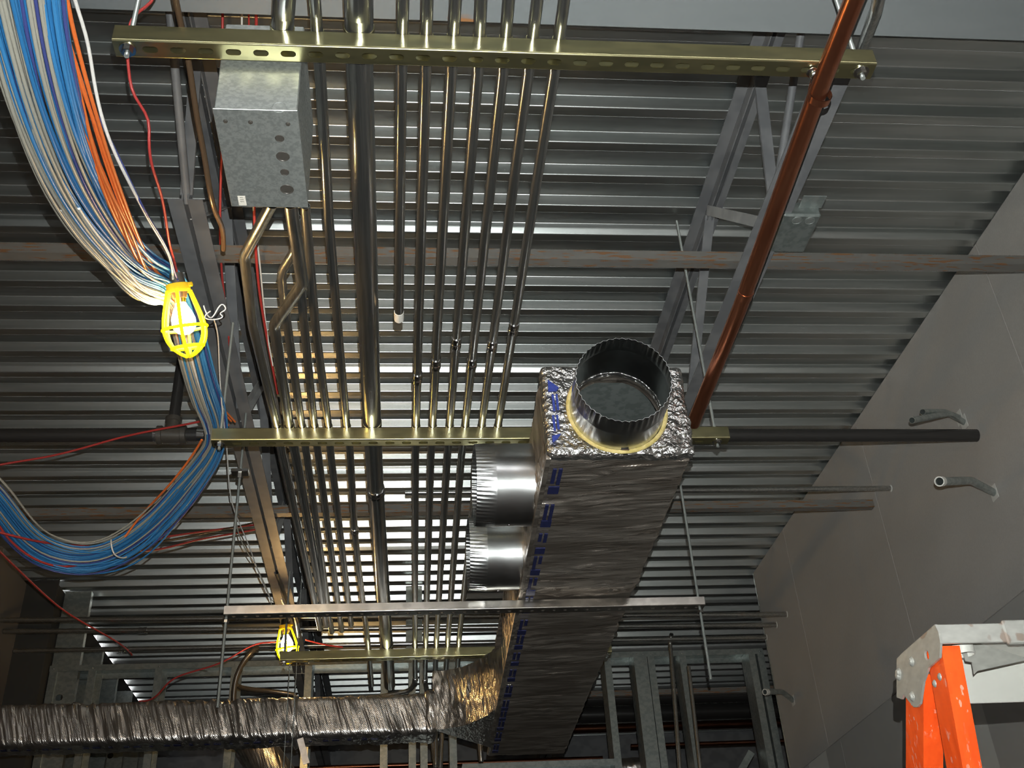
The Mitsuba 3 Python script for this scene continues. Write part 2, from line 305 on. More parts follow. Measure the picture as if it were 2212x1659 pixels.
# ------------------------------------------------------------------ strut channels (trapezes)
def channel(x0, x1, y, z, mat, pitch, slot, off, h=.0413):
    w, t, lip = .0413, .0026, .008
    fold = lambda cx, cy, a0: [(cx+.0042*math.cos(t), cy+.0042*math.sin(t)) for t in np.linspace(a0, a0+math.pi/2, 7)]
    pr = sg.Polygon(fold(.0042, .0042, math.pi) + fold(w-.0042, .0042, 1.5*math.pi) + [(w, h), (w-lip, h), (w-lip, h-.007), (w-lip+t, h-.007), (w-lip+t, h-t), (w-t, h-t), (w-t, t+.002), (w-t-.002, t), (t+.002, t), (t, t+.002), (t, h-t), (lip-t, h-t), (lip-t, h-.007), (lip, h-.007), (lip, h), (0, h)])
    m = prism(pr, (x0, y, z), (x1, y, z), (0, 1, 0)); tools = []
    x = x0 + off
    while x < x1 - .012:
        s = sg.LineString([(x-slot[0]/2+slot[1]/2, 0), (x+slot[0]/2-slot[1]/2+1e-5, 0)]).buffer(slot[1]/2, quad_segs=5)
        q = trimesh.creation.extrude_polygon(s, .02, engine='earcut'); q.apply_translation((0, y+w/2, z-.01)); tools.append(q); x += pitch
    return cut(m, tools)
def hung(k, x, y, z, top, clamp=True):
    """Rod, nut and washer of a trapeze end."""
    part(k, 'washer', tube(np.array([(x, y, z-.0035), (x, y, z-.0003)]), .0155, 20), 'm_zinc', 40)
    part(k, 'nut', hexnut((x, y, z-.013), (0, 0, 1), .0105, .0093), 'm_zinc')
def trod(x, y, z0, z1, r, label, clamp=None):
    k = thing('threaded_rod', label, 'threaded rod')
    part(k, 'rod', rod((x, y, z0), (x, y, z1), r, 10), 'm_rod', 40)
    if clamp: 
        part(k, 'beam_clamp', join(box((x-.02, y-.022, z1-.012), (x+.02, y+.022, z1+.03), .003), box((x-.02, y+.0, z1+.03), (x+.02, y+.05, z1+.042), .003)), 'm_cast')
        part(k, 'nut', hexnut((x, y, z1-.024), (0, 0, 1), .011, .011), 'm_zinc')
    return k
ZS = 3.25
Y1, Y2, Y3 = 1.357, 2.823, 4.794
xa, xb = az(247, 131, ZS)[0], az(1896, 175, ZS)[0]
TR = []
for nm, y, x0, x1, offp, lab in ((0, Y1, az(245, 101, ZS)[0], az(1895, 138, ZS)[0], (505, 117), 'gold slotted strut channel nearest the camera, carrying the galvanized box and copper pipe'),
                         (1, Y2, az(455, 949, ZS)[0], az(1577, 947, ZS)[0], (806, 958), 'gold slotted strut channel running behind the foil duct opening'),
                         (2, Y3, az(602, 1419, ZS)[0], az(1325, 1403, ZS)[0], (683, 1422), 'gold slotted strut channel in front of the far work lamp')):
    k = thing('strut_channel', lab, 'strut channel'); TR.append(k)
    off = (az(*offp, ZS)[0]-x0) % .0508
    if off < .02: off += .0508
    part(k, 'channel', channel(x0, x1, y, ZS, 'm_gold', .0508, (.0286, .0143), off), 'm_gold', 25)
for x, y in ((az(280, 120, ZS)[0], Y1+.02), (az(1858, 158, ZS)[0], Y1+.02)): hung(TR[0], x, y, ZS, 0)
for x in (az(474, 957, ZS)[0], az(1548, 955, ZS)[0]): hung(TR[1], x, Y2+.02, ZS, 0)
for x in (az(612, 1424, ZS)[0], az(1312, 1407, ZS)[0]): hung(TR[2], x, Y3+.02, ZS, 0)
trod(az(280, 120, ZS)[0], Y1+.021, ZS-.02, 3.735, .0048, 'threaded rod holding the left end of the nearest strut channel', True)
trod(az(1858, 158, ZS)[0], Y1+.021, ZS-.02, 3.735, .0048, 'threaded rod holding the right end of the nearest strut channel', True)
trod(az(474, 957, ZS)[0], Y2+.021, ZS-.02, 3.70, .0048, 'threaded rod holding the left end of the middle strut channel by the cable bundle')
trod(az(1548, 955, ZS)[0], Y2+.021, ZS-.02, 4.17, .0048, 'threaded rod holding the right end of the middle strut channel beside the copper pipe')
trod(az(612, 1424, ZS)[0], Y3+.021, ZS-.02, 3.69, .0048, 'threaded rod holding the left end of the far strut channel by the small lamp')
trod(az(1312, 1407, ZS)[0], Y3+.021, ZS-.02, 4.17, .0048, 'threaded rod holding the right end of the far strut channel')
# the grey strut that carries the foil duct
ZG = 2.902
gy = az(1300, 1318, ZG)[1]
k = thing('strut_channel', 'slim grey slotted strut channel passing under the long foil duct', 'strut channel')
gx0, gx1 = ay(484, 1314, gy)[0], ay(1525, 1314, gy)[0]
part(k, 'channel', channel(gx0, gx1, gy, ZG+.011, 'm_grey_strut', .0375, (.0145, .0144), .03, .030), 'm_grey_strut', 25)
glx, grx = gy*math.tan(math.radians(-9.75)), gy*math.tan(math.radians(16.47))
for x in (glx, grx): part(k, 'nut', hexnut((x, gy+.02, ZG-.010), (0, 0, 1), .010, .009), 'm_zinc')
trod(glx, gy+.021, 2.62, 3.69, .0046, 'long thin threaded rod left of the lamps passing through the grey strut')
part('threaded_rod_006', 'coupling_nut', join(box((glx-.03, gy+.0, 3.44), (glx+.03, gy+.04, 3.452), .002), hexnut((glx, gy+.02, 3.42), (0, 0, 1), .012, .02)), 'm_zinc')
trod(grx, gy+.021, az(1543, 1452, 2.665)[2], 3.72, .0046, 'long thin threaded rod right of the foil duct passing through the grey strut')
part('threaded_rod_007', 'beam_clamp', box((grx-.012, gy+.005, 3.688), (1.062, gy+.037, 3.6985), .002), 'm_cast')

# ------------------------------------------------------------------ conduits
def path(anchors, r, y0=None, zadd=0.0, rad=.10):
    pts = []
    for a in anchors:
        z = 3.2915 + r + zadd + (a[2] if len(a) > 2 else 0)
        pts.append(az(a[0], a[1], z))
    if y0 is not None:
        d = pts[0]-pts[1]; d /= abs(d[1]); pts.insert(0, pts[0] + d*(pts[0][1]-y0)*1.0)
    return pts
def on(pts, x, y, r):
    """The point of the conduit's path that is seen nearest to (x, y), and its direction."""
    t = az(x, y, 3.2915+r); best = None
    for a, b in zip(pts, pts[1:]):
        s = np.clip((t-a)@(b-a)/((b-a)@(b-a)), 0, 1); q = a+s*(b-a)
        if best is None or np.linalg.norm(q-t) < best[0]: best = (np.linalg.norm(q-t), q, (b-a)/np.linalg.norm(b-a))
    return best[1], best[2]
def coupling(k, p, d, r, set_screws=True, L=.045):
    m = tube(np.array([p-d*L*.5, p-d*L*.5, p-d*L*.12, p-d*L*.08, p+d*L*.08, p+d*L*.12, p+d*L*.5, p+d*L*.5]) + np.outer([0, 1e-4, 0, 0, 0, 0, 0, 1e-4], d), np.array([r, r+.0028, r+.0028, r+.0012, r+.0012, r+.0028, r+.0028, r]), 18)
    c = part(k, 'coupling', m, 'm_coupling', 40)
    for s in (-1, 1):
        q = p + d*L*.3*s + V(0, -.35, -.94)*(r+.002)
        part(c, 'set_screw', tube(np.array([q, q+V(0, -.35, -.94)*.004]), .0035, 8), 'm_coupling', 40)
def conduit(label, anchors, r, y0=None, couplings=(), straps=(), cap=None, rad=.10, group=None, bends=True, mat='m_conduit', tail=None):
    pts = path(anchors, r, y0)
    if tail is not None: pts += tail
    k = thing('conduit', label, 'conduit', group)
    part(k, 'pipe', pipe(bend(pts, rad, 8), r, .0014, 20), mat, 40)
    for x, y in couplings: coupling(k, *on(pts, x, y, r), r)
    for Y in straps:
        for a, b in zip(pts, pts[1:]):
            if a[1] <= Y <= b[1]:
                p = a+(b-a)*(Y-a[1])/(b[1]-a[1]); d = (b-a)/np.linalg.norm(b-a)
                part(k, 'strap', tube(np.array([p-d*.013, p-d*.0125, p+d*.0125, p+d*.013]), [r+.0003, r+.0018, r+.0018, r+.0003], 20), 'm_gold', 40); break
    if cap: part(k, 'end_cap', cap(pts[-1], r), 'm_white', 40)
    return k
S1, S2, S3 = Y1+.02, Y2+.02, Y3+.02
down = lambda p, *q: [V(*p)+V(*a) for a in q]
conduit('thick steel conduit, widest of the row, with one coupling halfway along', [(775, 30), (777, 160), (803.6, 915), (811, 1050), (834, 1370), (842, 1480)], .0279, .8, [(811, 1060)], (S1, S2, S3))
k0 = conduit('short wide steel conduit entering the front of the galvanized box', [(612, 30), (606, 118)], .0215, .8, (), (S1,))
cap = lambda p, r: tube(np.array([p+V(0, -.03, 0), p+V(0, .004, 0), p+V(0, .009, 0)]), [r+.0012, r+.0012, r*.6], 16)
conduit('thin steel conduit ending in a white cap under the open deck', [(870.5, 17), (867, 150), (862, 688)], .0117, .8, (), (S1,), cap)
G = None
conduit('thin steel conduit just right of the white-capped one, coupling lowest of the six', [(922.8, 17), (919.5, 150), (899, 915), (897.5, 985), (896.5, 1385), (897, 1470)], .0117, .8, [(901.5, 815), (897, 1466)], (S1, S2, S3), rad=.06, tail=[az(897, 1470, 3.30)+V(-.02, .06, -.03), az(897, 1470, 3.30)+V(-.20, .10, -.05)])
conduit('second of the six thin conduits with couplings right of the thick one', [(983.6, 17), (975, 150), (934.6, 915), (931, 985), (920, 1385), (918, 1470)], .0117, .8, [(939, 783.6), (918, 1468)], (S1, S2, S3), rad=.06, tail=[az(918, 1470, 3.30)+V(.01, .06, -.03), az(918, 1470, 3.30)+V(.05, .09, -.4)])
conduit('third of the six thin conduits with couplings right of the thick one', [(1039, 17), (1032.6, 150), (971.7, 915), (966.7, 985), (943, 1385), (940, 1462)], .0117, .8, [(986, 738), (940, 1458)], (S1, S2, S3), rad=.06, tail=[az(940, 1462, 3.30)+V(0, .08, -.05), az(940, 1462, 3.30)+V(0, .10, -.4)])
conduit('fourth of the six thin conduits with couplings right of the thick one', [(1098, 17), (1086.6, 150), (1005.5, 915), (997, 985), (967.5, 1385), (962, 1470)], .0117, .8, [(1020.7, 782), (962, 1468)], (S1, S2, S3), rad=.06, tail=[az(962, 1470, 3.30)+V(-.005, .08, -.05), az(962, 1470, 3.30)+V(-.03, .10, -.4)])
conduit('fifth of the six thin conduits, fourth coupling from the left highest but one', [(1159, 17), (1142, 150), (1041, 915), (991.5, 1385), (988, 1455)], .0117, .8, [(1066, 744), (988, 1453)], (S1, S2, S3), rad=.06, tail=[az(988, 1455, 3.30)+V(.09, .08, -.05), az(988, 1455, 3.30)+V(.11, .10, -.4)])
labels['conduit_007']['label'] = 'fifth of the six thin conduits with couplings right of the thick one'
conduit('rightmost of the thin conduits, its coupling highest of all beside the duct corner', [(1216.5, 17), (1198, 150), (1076.4, 915), (1049, 1120)], .0117, .8, [(1110, 707)], (S1, S2))
conduit('thin steel conduit passing close by the right side of the galvanized box', [(682, 30), (691, 146), (711, 484), (748, 915), (756, 973), (766, 1146), (775, 1230), (794, 1380), (803, 1480)], .0117, .8, [(766, 1146)], (S1, S2, S3))
bx = .006
conduit('leftmost offset conduit below the galvanized box, gold in the lamp light', [(587, 440, -.10), (528, 552, -.02), (546, 705), (597, 915), (610, 985), (692, 1358)], .0130, None, (), (S2,), rad=.09)
conduit('wide offset conduit below the box with a kinked elbow and connector', [(627, 440, -.08), (654, 612, -.04), (592, 702, 0), (624, 915), (639, 985), (705, 1350)], .0150, None, (), (S2,), rad=.07)
conduit('offset conduit half hidden behind the kinked elbow under the box', [(640, 470, .03), (640, 535, .03), (607, 590, .02), (614, 655), (651, 915), (663, 985), (716.6, 1365)], .0117, None, (), (S2,), rad=.09)
conduit('straight conduit rising behind the kinked elbow to the box end', [(634, 455, .045), (657, 701), (678, 915), (688, 985), (738, 1362)], .0117, None, (), (S2,))
conduit('straight conduit leaving the right corner of the galvanized box end', [(659, 444, .02), (681, 701), (708.4, 915), (715, 985), (758.5, 1349)], .0117, None, (), (S2,))

kk = thing('conduit', 'short bright conduit alongside the left joist above the far lamp', 'conduit'); part(kk, 'pipe', pipe(np.array([az(597, 1236, 3.70), az(646, 1365, 3.70)]), .0117, .0014, 16), 'm_conduit', 40)
# ------------------------------------------------------------------ galvanized pull box under the front trapeze
k = thing('pull_box', 'galvanized steel pull box hung behind the nearest strut with knockouts in its underside', 'electrical box')
bx0, bx1, by0, by1, bz0, bz1 = -.352, -.200, 1.410, 1.668, 3.132, 3.372
part(k, 'body', box((bx0, by0, bz0), (bx1, by1, bz1), .002), 'm_box')
part(k, 'cover', box((bx0-.002, by0-.003, bz0-.0035), (bx1+.001, by1+.002, bz0-.0003), .001), 'm_box')
for px, py in ((487, 262), (541, 264), (622, 268)):
    p = az(px, py, bz0-.004); part(k, 'screw', lathe([(0, -.0025), (.0035, -.002), (.0045, 0)], 10, p, (0, 0, 1)), 'm_cast', 40)
for px, py, r in ((604, 299, .0085), (611, 338, .0125), (615, 372, .0085), (620, 409, .013)):
    p = az(px, py, bz0-.0036)
    part(k, 'knockout', join(lathe([(0, .0002), (r*.84, .0002), (r*.9, -.0006), (r, -.0006), (r*1.05, .0003)], 24, p+V(0, 0, -.0004), (0, 0, 1))), 'm_cast', 40)
p = V(ay(603, 232, by0)[0], by0-.0006, ay(603, 232, by0)[2])
part(k, 'knockout', lathe([(.0125, .0006), (.013, -.0006), (.0145, -.0006), (.015, .0006)], 28, p, (0, 1, 0)), 'm_box', 40)
a, b = az(512, 420, bz0), az(537, 442, bz0)
part(k, 'sticker', box((a[0]+.001, a[1], bz0-.0045), (b[0]-.003, b[1]-.002, bz0-.0038), .0001), 'm_sticker')
for i, t in enumerate(('-', '=', '-')):
    part(k, 'print', box((a[0]+.005, a[1]+.0035+i*.006, bz0-.0048), (a[0]+.012, a[1]+.0047+i*.006, bz0-.0046), .0001), 'm_blackink')
part(k, 'connector', tube(np.array([(V(*az(635, 447, bz0)[:2], 3.16)), (V(*az(635, 447, bz0)[:2], 3.16))+V(0, .012, 0)]), .012, 12), 'm_coupling', 40)

# ------------------------------------------------------------------ pipes
def curve_pipe(name, label, cat, pts, r, mat, n=18, wall=.003, rad=.08, group=None):
    k = thing(name, label, cat, group); part(k, 'pipe', pipe(bend(pts, rad), r, min(wall, r*.4), n), mat, 40); return k
k = curve_pipe('copper_pipe', 'long copper pipe slanting under the right end of the nearest strut', 'copper pipe', [az(1868, -60, 3.215), az(1762, 212, 3.222), az(1600, 660, 3.19), az(1497, 915, 3.16)], .0190, 'm_copper', 28, rad=.3)
p = az(1766, 212, 3.222)
part(k, 'coupling', tube(np.array([az(1612, 628, 3.192), az(1607, 642, 3.192)]), .0197, 28), 'm_copper', 40)
# J-hook clamp under the strut
ck = thing('pipe_hanger', 'copper-coloured hook strap holding the copper pipe under the strut', 'pipe hanger')
hk, pc = az(1757, 152, ZS-.002), az(1767, 214, 3.220)
g = np.linspace(math.radians(200), math.radians(395), 22)
rr = .0235
ring = [V(pc[0]+rr*math.cos(t), pc[1]-.008, pc[2]+rr*math.sin(t)) for t in g]
top = V(hk[0], hk[1]+.004, hk[2]-.002)
strip = np.array([top] + [top*.5+ring[0]*.5+V(-.004, 0, 0)] + ring)
st = []
for q in strip: st += [q+V(0, -.008, 0), q+V(0, .008, 0)]
n = len(strip); f = []
for i in range(n-1): f += [[2*i, 2*i+1, 2*i+3], [2*i, 2*i+3, 2*i+2]]
sm = tm(st, f); sm2 = sm.copy(); sm2.vertices = sm2.vertices+V(0, 0, -.0018); sm2.invert()
part(ck, 'strap', join(sm, sm2), 'm_copper', 40)
part(ck, 'bolt', join(lathe([(0, -.016), (.006, -.0145), (.0085, -.010), (.0085, -.002), (.013, -.001), (.013, .001)], 16, top, (0, 0, 1))), 'm_zinc', 40)

curve_pipe('steel_conduit_bend', 'bent steel conduit at the top right beside the copper pipe', 'conduit', [az(1912, -70, 3.42), az(1893, 20, 3.46), az(1860, 110, 3.60), az(1850, 125, 3.72)], .0135, 'm_conduit', rad=.1)
Ys, Zs = 3.357, 3.585
k = thing('sprinkler_pipe', 'black steel sprinkler pipe on the left with a tee and riser', 'pipe')
part(k, 'pipe', pipe(np.array([(-2.195, Ys, Zs), (-.66, Ys, Zs)]), .0241, .004, 24), 'm_black_pipe', 40)
xt = ay(372, 932, Ys)[0]
t = part(k, 'tee', join(tube(np.array([(xt-.052, Ys, Zs), (xt-.05, Ys, Zs), (xt-.033, Ys, Zs), (xt-.031, Ys, Zs), (xt+.031, Ys, Zs), (xt+.033, Ys, Zs), (xt+.05, Ys, Zs), (xt+.052, Ys, Zs)]), [.027, .033, .033, .029, .029, .033, .033, .027], 24),
                   tube(np.array([(xt, Ys, Zs), (xt, Ys, Zs+.05), (xt, Ys, Zs+.051), (xt, Ys, Zs+.068)]), [.025, .025, .029, .029], 24)), 'm_cast', 40)
part(k, 'riser', tube(np.array([(xt, Ys, Zs+.06), (xt, Ys, ZD+.02)]), .0195, 20), 'm_black_pipe', 40)
part(k, 'band', tube(np.array([(-.735, Ys, Zs), (-.71, Ys, Zs)]), .0258, 24), 'm_zinc', 40)
part(k, 'collar', tube(np.array([(xt-.062, Ys, Zs), (xt-.052, Ys, Zs)]), .0255, 24), 'm_zinc', 40)
k = single('sprinkler_pipe', pipe(np.array([(-.66, Ys, Zs), (1.0, Ys, 3.575), (XR-.0012, Ys, 3.568)]), .0241, .004, 24), 'm_black_pipe', 40, 'black steel pipe running from behind the strut to the right wall', 'pipe')
def flat(name, label, px, Y, zl, zr, r, mat, xl=-2.195, cpl=(), group=None):
    k = thing(name, label, 'conduit', group)
    xm = XR - .0012
    part(k, 'pipe', pipe(np.array([(xl, Y, zl), (0, Y, (zl+zr)/2), (xm, Y, zr)]), r, .0014, 18), mat, 40)
    for x in cpl: coupling(k, V(x, Y, zl+(zr-zl)*(x-xl)/(xm-xl)), V(1, 0, 0), r)
    part(k, 'wall_collar', tube(np.array([(XR-.006, Y, zr), (XR-.0013, Y, zr)]), [r+.002, r+.006], 18), 'm_mud', 40)
    return k
flat('wall_conduit', 'grey conduit entering the right wall above the second bridging angle', None, 4.112, 3.738, 3.738, .0117, 'm_conduit', .2)
flat('wall_conduit', 'topmost of the three long conduits crossing low before the stud partition', None, 5.676, 3.812, 3.751, .0143, 'm_conduit', -2.195, (-.9, 1.9))
flat('wall_conduit', 'middle one of the three long conduits crossing low before the stud partition', None, 5.871, 3.822, 3.761, .0143, 'm_conduit', -2.195, (-1.45,))
flat('wall_conduit', 'lowest of the three long conduits crossing low before the stud partition', None, 6.08, 3.784, 3.762, .0143, 'm_conduit', -2.195, (-1.6, -.75))
def stub(label, pts, r, cap, mat='m_galv'):
    k = thing('conduit_stub', label, 'conduit stub')
    part(k, 'pipe', pipe(bend(pts, .14, 9), r, .0014, 18), mat, 40)
    d = pts[-1]-pts[-2]; d /= np.linalg.norm(d)
    if cap: part(k, 'end_bushing', pipe(np.array([pts[-1]-d*.022, pts[-1]+d*.004]), r+.003, .004, 18), 'm_white', 40)
    d0 = pts[0]
    part(k, 'wall_patch', join(box((XR-.003, d0[1]-.025, d0[2]-.03), (XR-.0005, d0[1]+.022, d0[2]+.026), .001)), 'm_mud')
    return k
w = XR-.0006
stub('lower curved conduit stub of the pair poking from the right wall', [ax(2082, 912, w), ax(2050, 893, 2.06), ax(1970, 908, 1.80)], .0117, False)
stub('upper straight conduit stub of the pair poking from the right wall', [ax(2072, 902, w), ax(2040, 890, 2.05), ax(1993, 890, 1.90)], .0117, False)
stub('curved conduit stub with white bushing, alone on the right wall', [ax(2147, 1064, w), ax(2098, 1038, 2.02), ax(2030, 1040, 1.78)], .0143, True)
stub('small curved conduit stub with bushing low on the right wall near the partition', [ax(1713, 1513, w), ax(1690, 1494, 2.08), ax(1653, 1495, 1.95)], .0143, True)
# small box on the right-hand joist
c = az(1690, 500, 3.72)
k = thing('junction_box', 'small galvanized junction box on the joist right of the copper pipe', 'junction box')
j0, j1 = az(1655, 555, 3.69), az(1730, 470, 3.69)
part(k, 'body', box((j0[0]+.0, j1[1]-.01, 3.69), (j0[0]+.115, j0[1]-.02, 3.745), .006), 'm_galv_dull')
for dx in (.045, .085): part(k, 'knockout', lathe([(0, -.0012), (.012, -.0012), (.0135, 0), (.015, -.0012), (.0155, .001)], 20, (j0[0]+dx, j1[1]+.012, 3.6895), (0, 0, 1)), 'm_galv', 40)
part(k, 'bracket', box((j0[0]+.05, j1[1]-.06, 3.72), (j0[0]+.12, j1[1]-.008, 3.724), .001), 'm_galv')

# ------------------------------------------------------------------ foil-wrapped ducts
def rounded(lo, hi, r, res, amp=0.0, freq=(8, 8, 8), seed=1, skew=None, ridge=0.0):
    """A box refined to small triangles, its edges rounded to r and its skin crumpled."""
    lo, hi = V(*lo), V(*hi)
    q = unmf(mf(box(lo, hi, 1e-4)).refine_to_length(res)); p = np.asarray(q.vertices)
    c, h = (lo+hi)/2, (hi-lo)/2; d = p-c; k = np.clip(d, -(h-r), h-r); e = d-k; L = np.linalg.norm(e, axis=1, keepdims=True)
    nrm = np.where(L > 1e-6, e/np.maximum(L, 1e-9), 0); p = c+k+nrm*r
    if amp:
        s_ = p if skew is None else p + np.outer(p@V(*skew[0]), V(*skew[1]))
        a_ = pfbm(s_*np.array(freq), 3, seed)-.75
        if ridge:
            g_ = 1-np.abs(2*pfbm(s_*np.array(freq)*1.7, 2, seed+9)-1)          # sharp creases
            a_ = a_ + ridge*(g_**3-.6)*smooth01(pnoise(p*7, seed+3))
        p = p + nrm*amp*a_[:, None]
    return tm(p, q.faces)
def smooth01(x): x = np.clip((x-.25)/.5, 0, 1); return x*x*(3-2*x)
DX0, DX1, DY0, DY1, DZ0, DZ1 = .366, .755, 2.400, 5.42, 2.950, 3.232
k = thing('supply_duct', 'long foil-wrapped rectangular duct with a round open collar facing us', 'duct')
shear = lambda m: m.apply_transform(np.array([[1, .012, 0, -.012*2.4], [0, 1, 0, 0], [0, 0, 1, 0], [0, 0, 0, 1.]]))
w_ = shear(rounded((DX0, DY0, DZ0), (DX1, DY1, DZ1), .014, .0085, .0075, (3, 20, 9), 3, ((1, 0, 0), (0, .2, 0)), 1.5))
bore = tube(np.array([(.560, DY0-.2, 3.082), (.560, DY0+.2, 3.082)]), .1215, 48)
part(k, 'wrap', cut(w_, [bore, box((DX0+.022, DY0+.03, DZ0+.022), (DX1-.01, DY1-.04, DZ1-.03))]), 'm_foil_trunk', 50)
ew = rounded((DX0-.004, DY0-.012, DZ0-.004), (DX1+.006, DY0+.035, DZ1+.002), .020, .0075, .010, (26, 26, 26), 21, None, 1.0)
part(k, 'end_wrap', cut(ew, [bore, box((DX0+.02, DY0+.006, DZ0+.02), (DX1-.02, DY0+.06, DZ1-.02))]), 'm_foil_face', 50)
ln = box((DX0+.0235, DY0+.032, DZ0+.0235), (DX1-.012, DY1-.05, DZ1-.032)); ln.invert()
hole_ = ln.triangles_center[:, 1] > DY0+.05; part(k, 'liner', shear(tm(ln.vertices, ln.faces[hole_])), 'm_galv_dull')
# the shoulder where the branch leaves
sh = sg.Polygon([(DX0+.04, 4.30), (DX0+.02, 4.30)] + [(DX0+.03-.30*(1-math.cos(t))**1.0-.0, 4.40+.52*math.sin(t)) for t in np.linspace(0, math.pi/2, 14)] + [(DX0+.04, 5.3)])
s = trimesh.creation.extrude_polygon(sh.buffer(.0), DZ1-DZ0-.012, engine='earcut'); s.apply_translation((0, 0, DZ0+.004)); s.merge_vertices()
s = unmf(mf(s).refine_to_length(.011)); g_ = 1-np.abs(2*pfbm(s.vertices*V(34, 34, 9), 2, 15)-1)
s.vertices = s.vertices + ((pfbm(s.vertices*V(14, 14, 5), 3, 5)-.5)*.02 + (g_**3-.5)*.010)[:, None]*V(-.7, -.7, 0)
part(k, 'shoulder_wrap', shear(s), 'm_foil_branch', 50)
# taped seam and blue print along the lower left edge
part(k, 'seam_tape', shear(rounded((DX0-.004, DY0+.01, DZ0-.0045), (DX0+.012, DY1-.3, DZ0+.012), .004, .02, .002, (9, 40, 9), 8)), 'm_foil_trunk', True)
y = 2.46
while y < 5.3:
    zi = DZ0-.0062
    for dx, w in ((.021, .010), (.037, .010)): part(k, 'blue_dash', shear(box((DX0+dx, y, zi), (DX0+dx+w, y+.05+.05*((y*777+dx*9) % 1), zi+.004), .0001)), 'm_ink_dark')
    part(k, 'blue_dash', shear(box((DX0+.019, y+.10, zi), (DX0+.049, y+.14, zi+.004), .0001)), 'm_ink_dark')
    y += .15 + .06*((y*913) % 1)
# the print on the end: arrowheads and double bars
pr = []
fy = DY0-.0165
def fp(px, py): q = ay(px, py, fy); return (q[0], q[2])
for poly in ([(1183, 821), (1207, 838), (1202, 846), (1184, 846)], [(1191, 853), (1196, 853), (1200, 888), (1195, 888)], [(1200, 852), (1204, 852), (1208, 886), (1203, 886)],
             [(1192, 898), (1197, 898), (1201, 930), (1196, 930)], [(1201, 897), (1205, 897), (1209, 928), (1204, 928)], [(1192, 942), (1212, 938), (1204, 949), (1194, 957)]):
    g2 = sg.Polygon([fp(*q) for q in poly]); m = trimesh.creation.extrude_polygon(g2, .003, engine='earcut')
    m.apply_transform(np.array([[1, 0, 0, 0], [0, 0, -1, fy+.0004], [0, 1, 0, 0], [0, 0, 0, 1.]])); part(k, 'blue_print', m, 'm_ink', label='blue mark printed on the foil end')
def collar(parent, base, axis, L, r, label, seed, squash=1.0):
    """A round sheet metal collar with crimped rim, open at its end."""
    d = V(*axis)/np.linalg.norm(axis); a = np.cross(d, [0, 0, 1]); a /= np.linalg.norm(a); b = np.cross(d, a)
    n, S = 180, [0, .002, .3, .5, .66, .68, .72, .80, .9, 1.0]; g = np.arange(n)*2*np.pi/n
    rows, inner = [], []
    for s in S:
        cr = smooth = max(0, (s-.70)/.30); wob = .0016*min(1, cr*1.6)*np.sin(g*(45 if seed == 1 else 60)) - .003*cr
        bead = .0012 if .66 <= s <= .68 else 0
        rad = r + wob + bead
        rows.append(V(*base)+d*s*L+rad[:, None]*(np.cos(g)[:, None]*a+np.sin(g)[:, None]*b*squash))
        inner.append(V(*base)+d*s*L+(rad-.0012)[:, None]*(np.cos(g)[:, None]*a+np.sin(g)[:, None]*b*squash))
    v = np.vstack(rows+inner[::-1]); R = len(S)*2
    i, j = np.meshgrid(np.arange(R-1), np.arange(n), indexing='ij')
    q = np.stack([i*n+j, i*n+(j+1) % n, (i+1)*n+(j+1) % n, (i+1)*n+j], -1).reshape(-1, 4)
    m = tm(v, np.vstack([q[:, [0, 2, 1]], q[:, [0, 3, 2]]])); m.fix_normals()
    c = part(parent, 'collar', m, 'm_sheet', 35, label)
    return c, d
c, d = collar(k, (.560, DY0+.010, 3.082), (-.055, -1, -.055), .190, .125, 'round collar open towards us, with crimped rim', 1)
part(c, 'insulation_edge', lathe([(.126, .004), (.134, .003), (.137, -.002), (.131, -.007), (.1262, -.004)], 40, V(.560, DY0-.018, 3.082), (0, 1, 0)), 'm_fibre', True)
part(c, 'tab', box((.555, DY0-.03, 2.951), (.577, DY0-.004, 2.9545), .001), 'm_zinc')
c1, c2 = az(1083, 1052, 3.075), az(1072, 1200, 3.075)
for cc, lab in ((c1, 'nearer round collar on the left side of the duct'), (c2, 'farther round collar on the left side of the duct')):
    x0 = DX0 + .012*(cc[1]-2.4)
    c, d = collar(k, (x0+.004, cc[1], 3.082), (-1, 0, 0), .172, .123, lab, 2)
    part(c, 'rivet', lathe([(0, -.003), (.004, -.002), (.005, 0)], 10, V(x0-.07, cc[1]+.02, 3.082-.122), (0, 0, 1)), 'm_zinc', 40)
# branch duct across the bottom of the picture
k = thing('branch_duct', 'wrinkled foil-wrapped duct crossing the bottom left of the view', 'duct')
m = rounded((-2.19, 4.905, 2.935), (.13, 5.09, 3.124), .030, .0065, .0080, (17, 12, 1.5), 9, ((0, 0, 1), (.34, 0, 0)), 1.7)
part(k, 'wrap', m, 'm_foil_branch', True)
part(k, 'flange_wrap', rounded((.085, 4.890, 2.928), (.150, 5.10, 3.140), .035, .012, .018, (24, 20, 18), 4), 'm_foil_branch', True)
hx = ay(637, 1560, 4.90)[0]
part(k, 'hanger_band', rounded((hx-.012, 4.893, 2.922), (hx+.020, 5.10, 3.136), .035, .014, .012, (22, 10, 10), 6), 'm_foil_branch', True)
tx = []
for i in range(34):
    x = -2.0 + i*.058 + .01*math.sin(i*2.1)
    tx.append(box((x, 4.955+.006*math.sin(i), 2.9318), (x+.016+.016*((i*7) % 3)/2, 4.975, 2.9330), .0001))
part(k, 'lettering', join(*tx), 'm_ink_dark', label='faint blue lettering under the duct', kind='stuff')
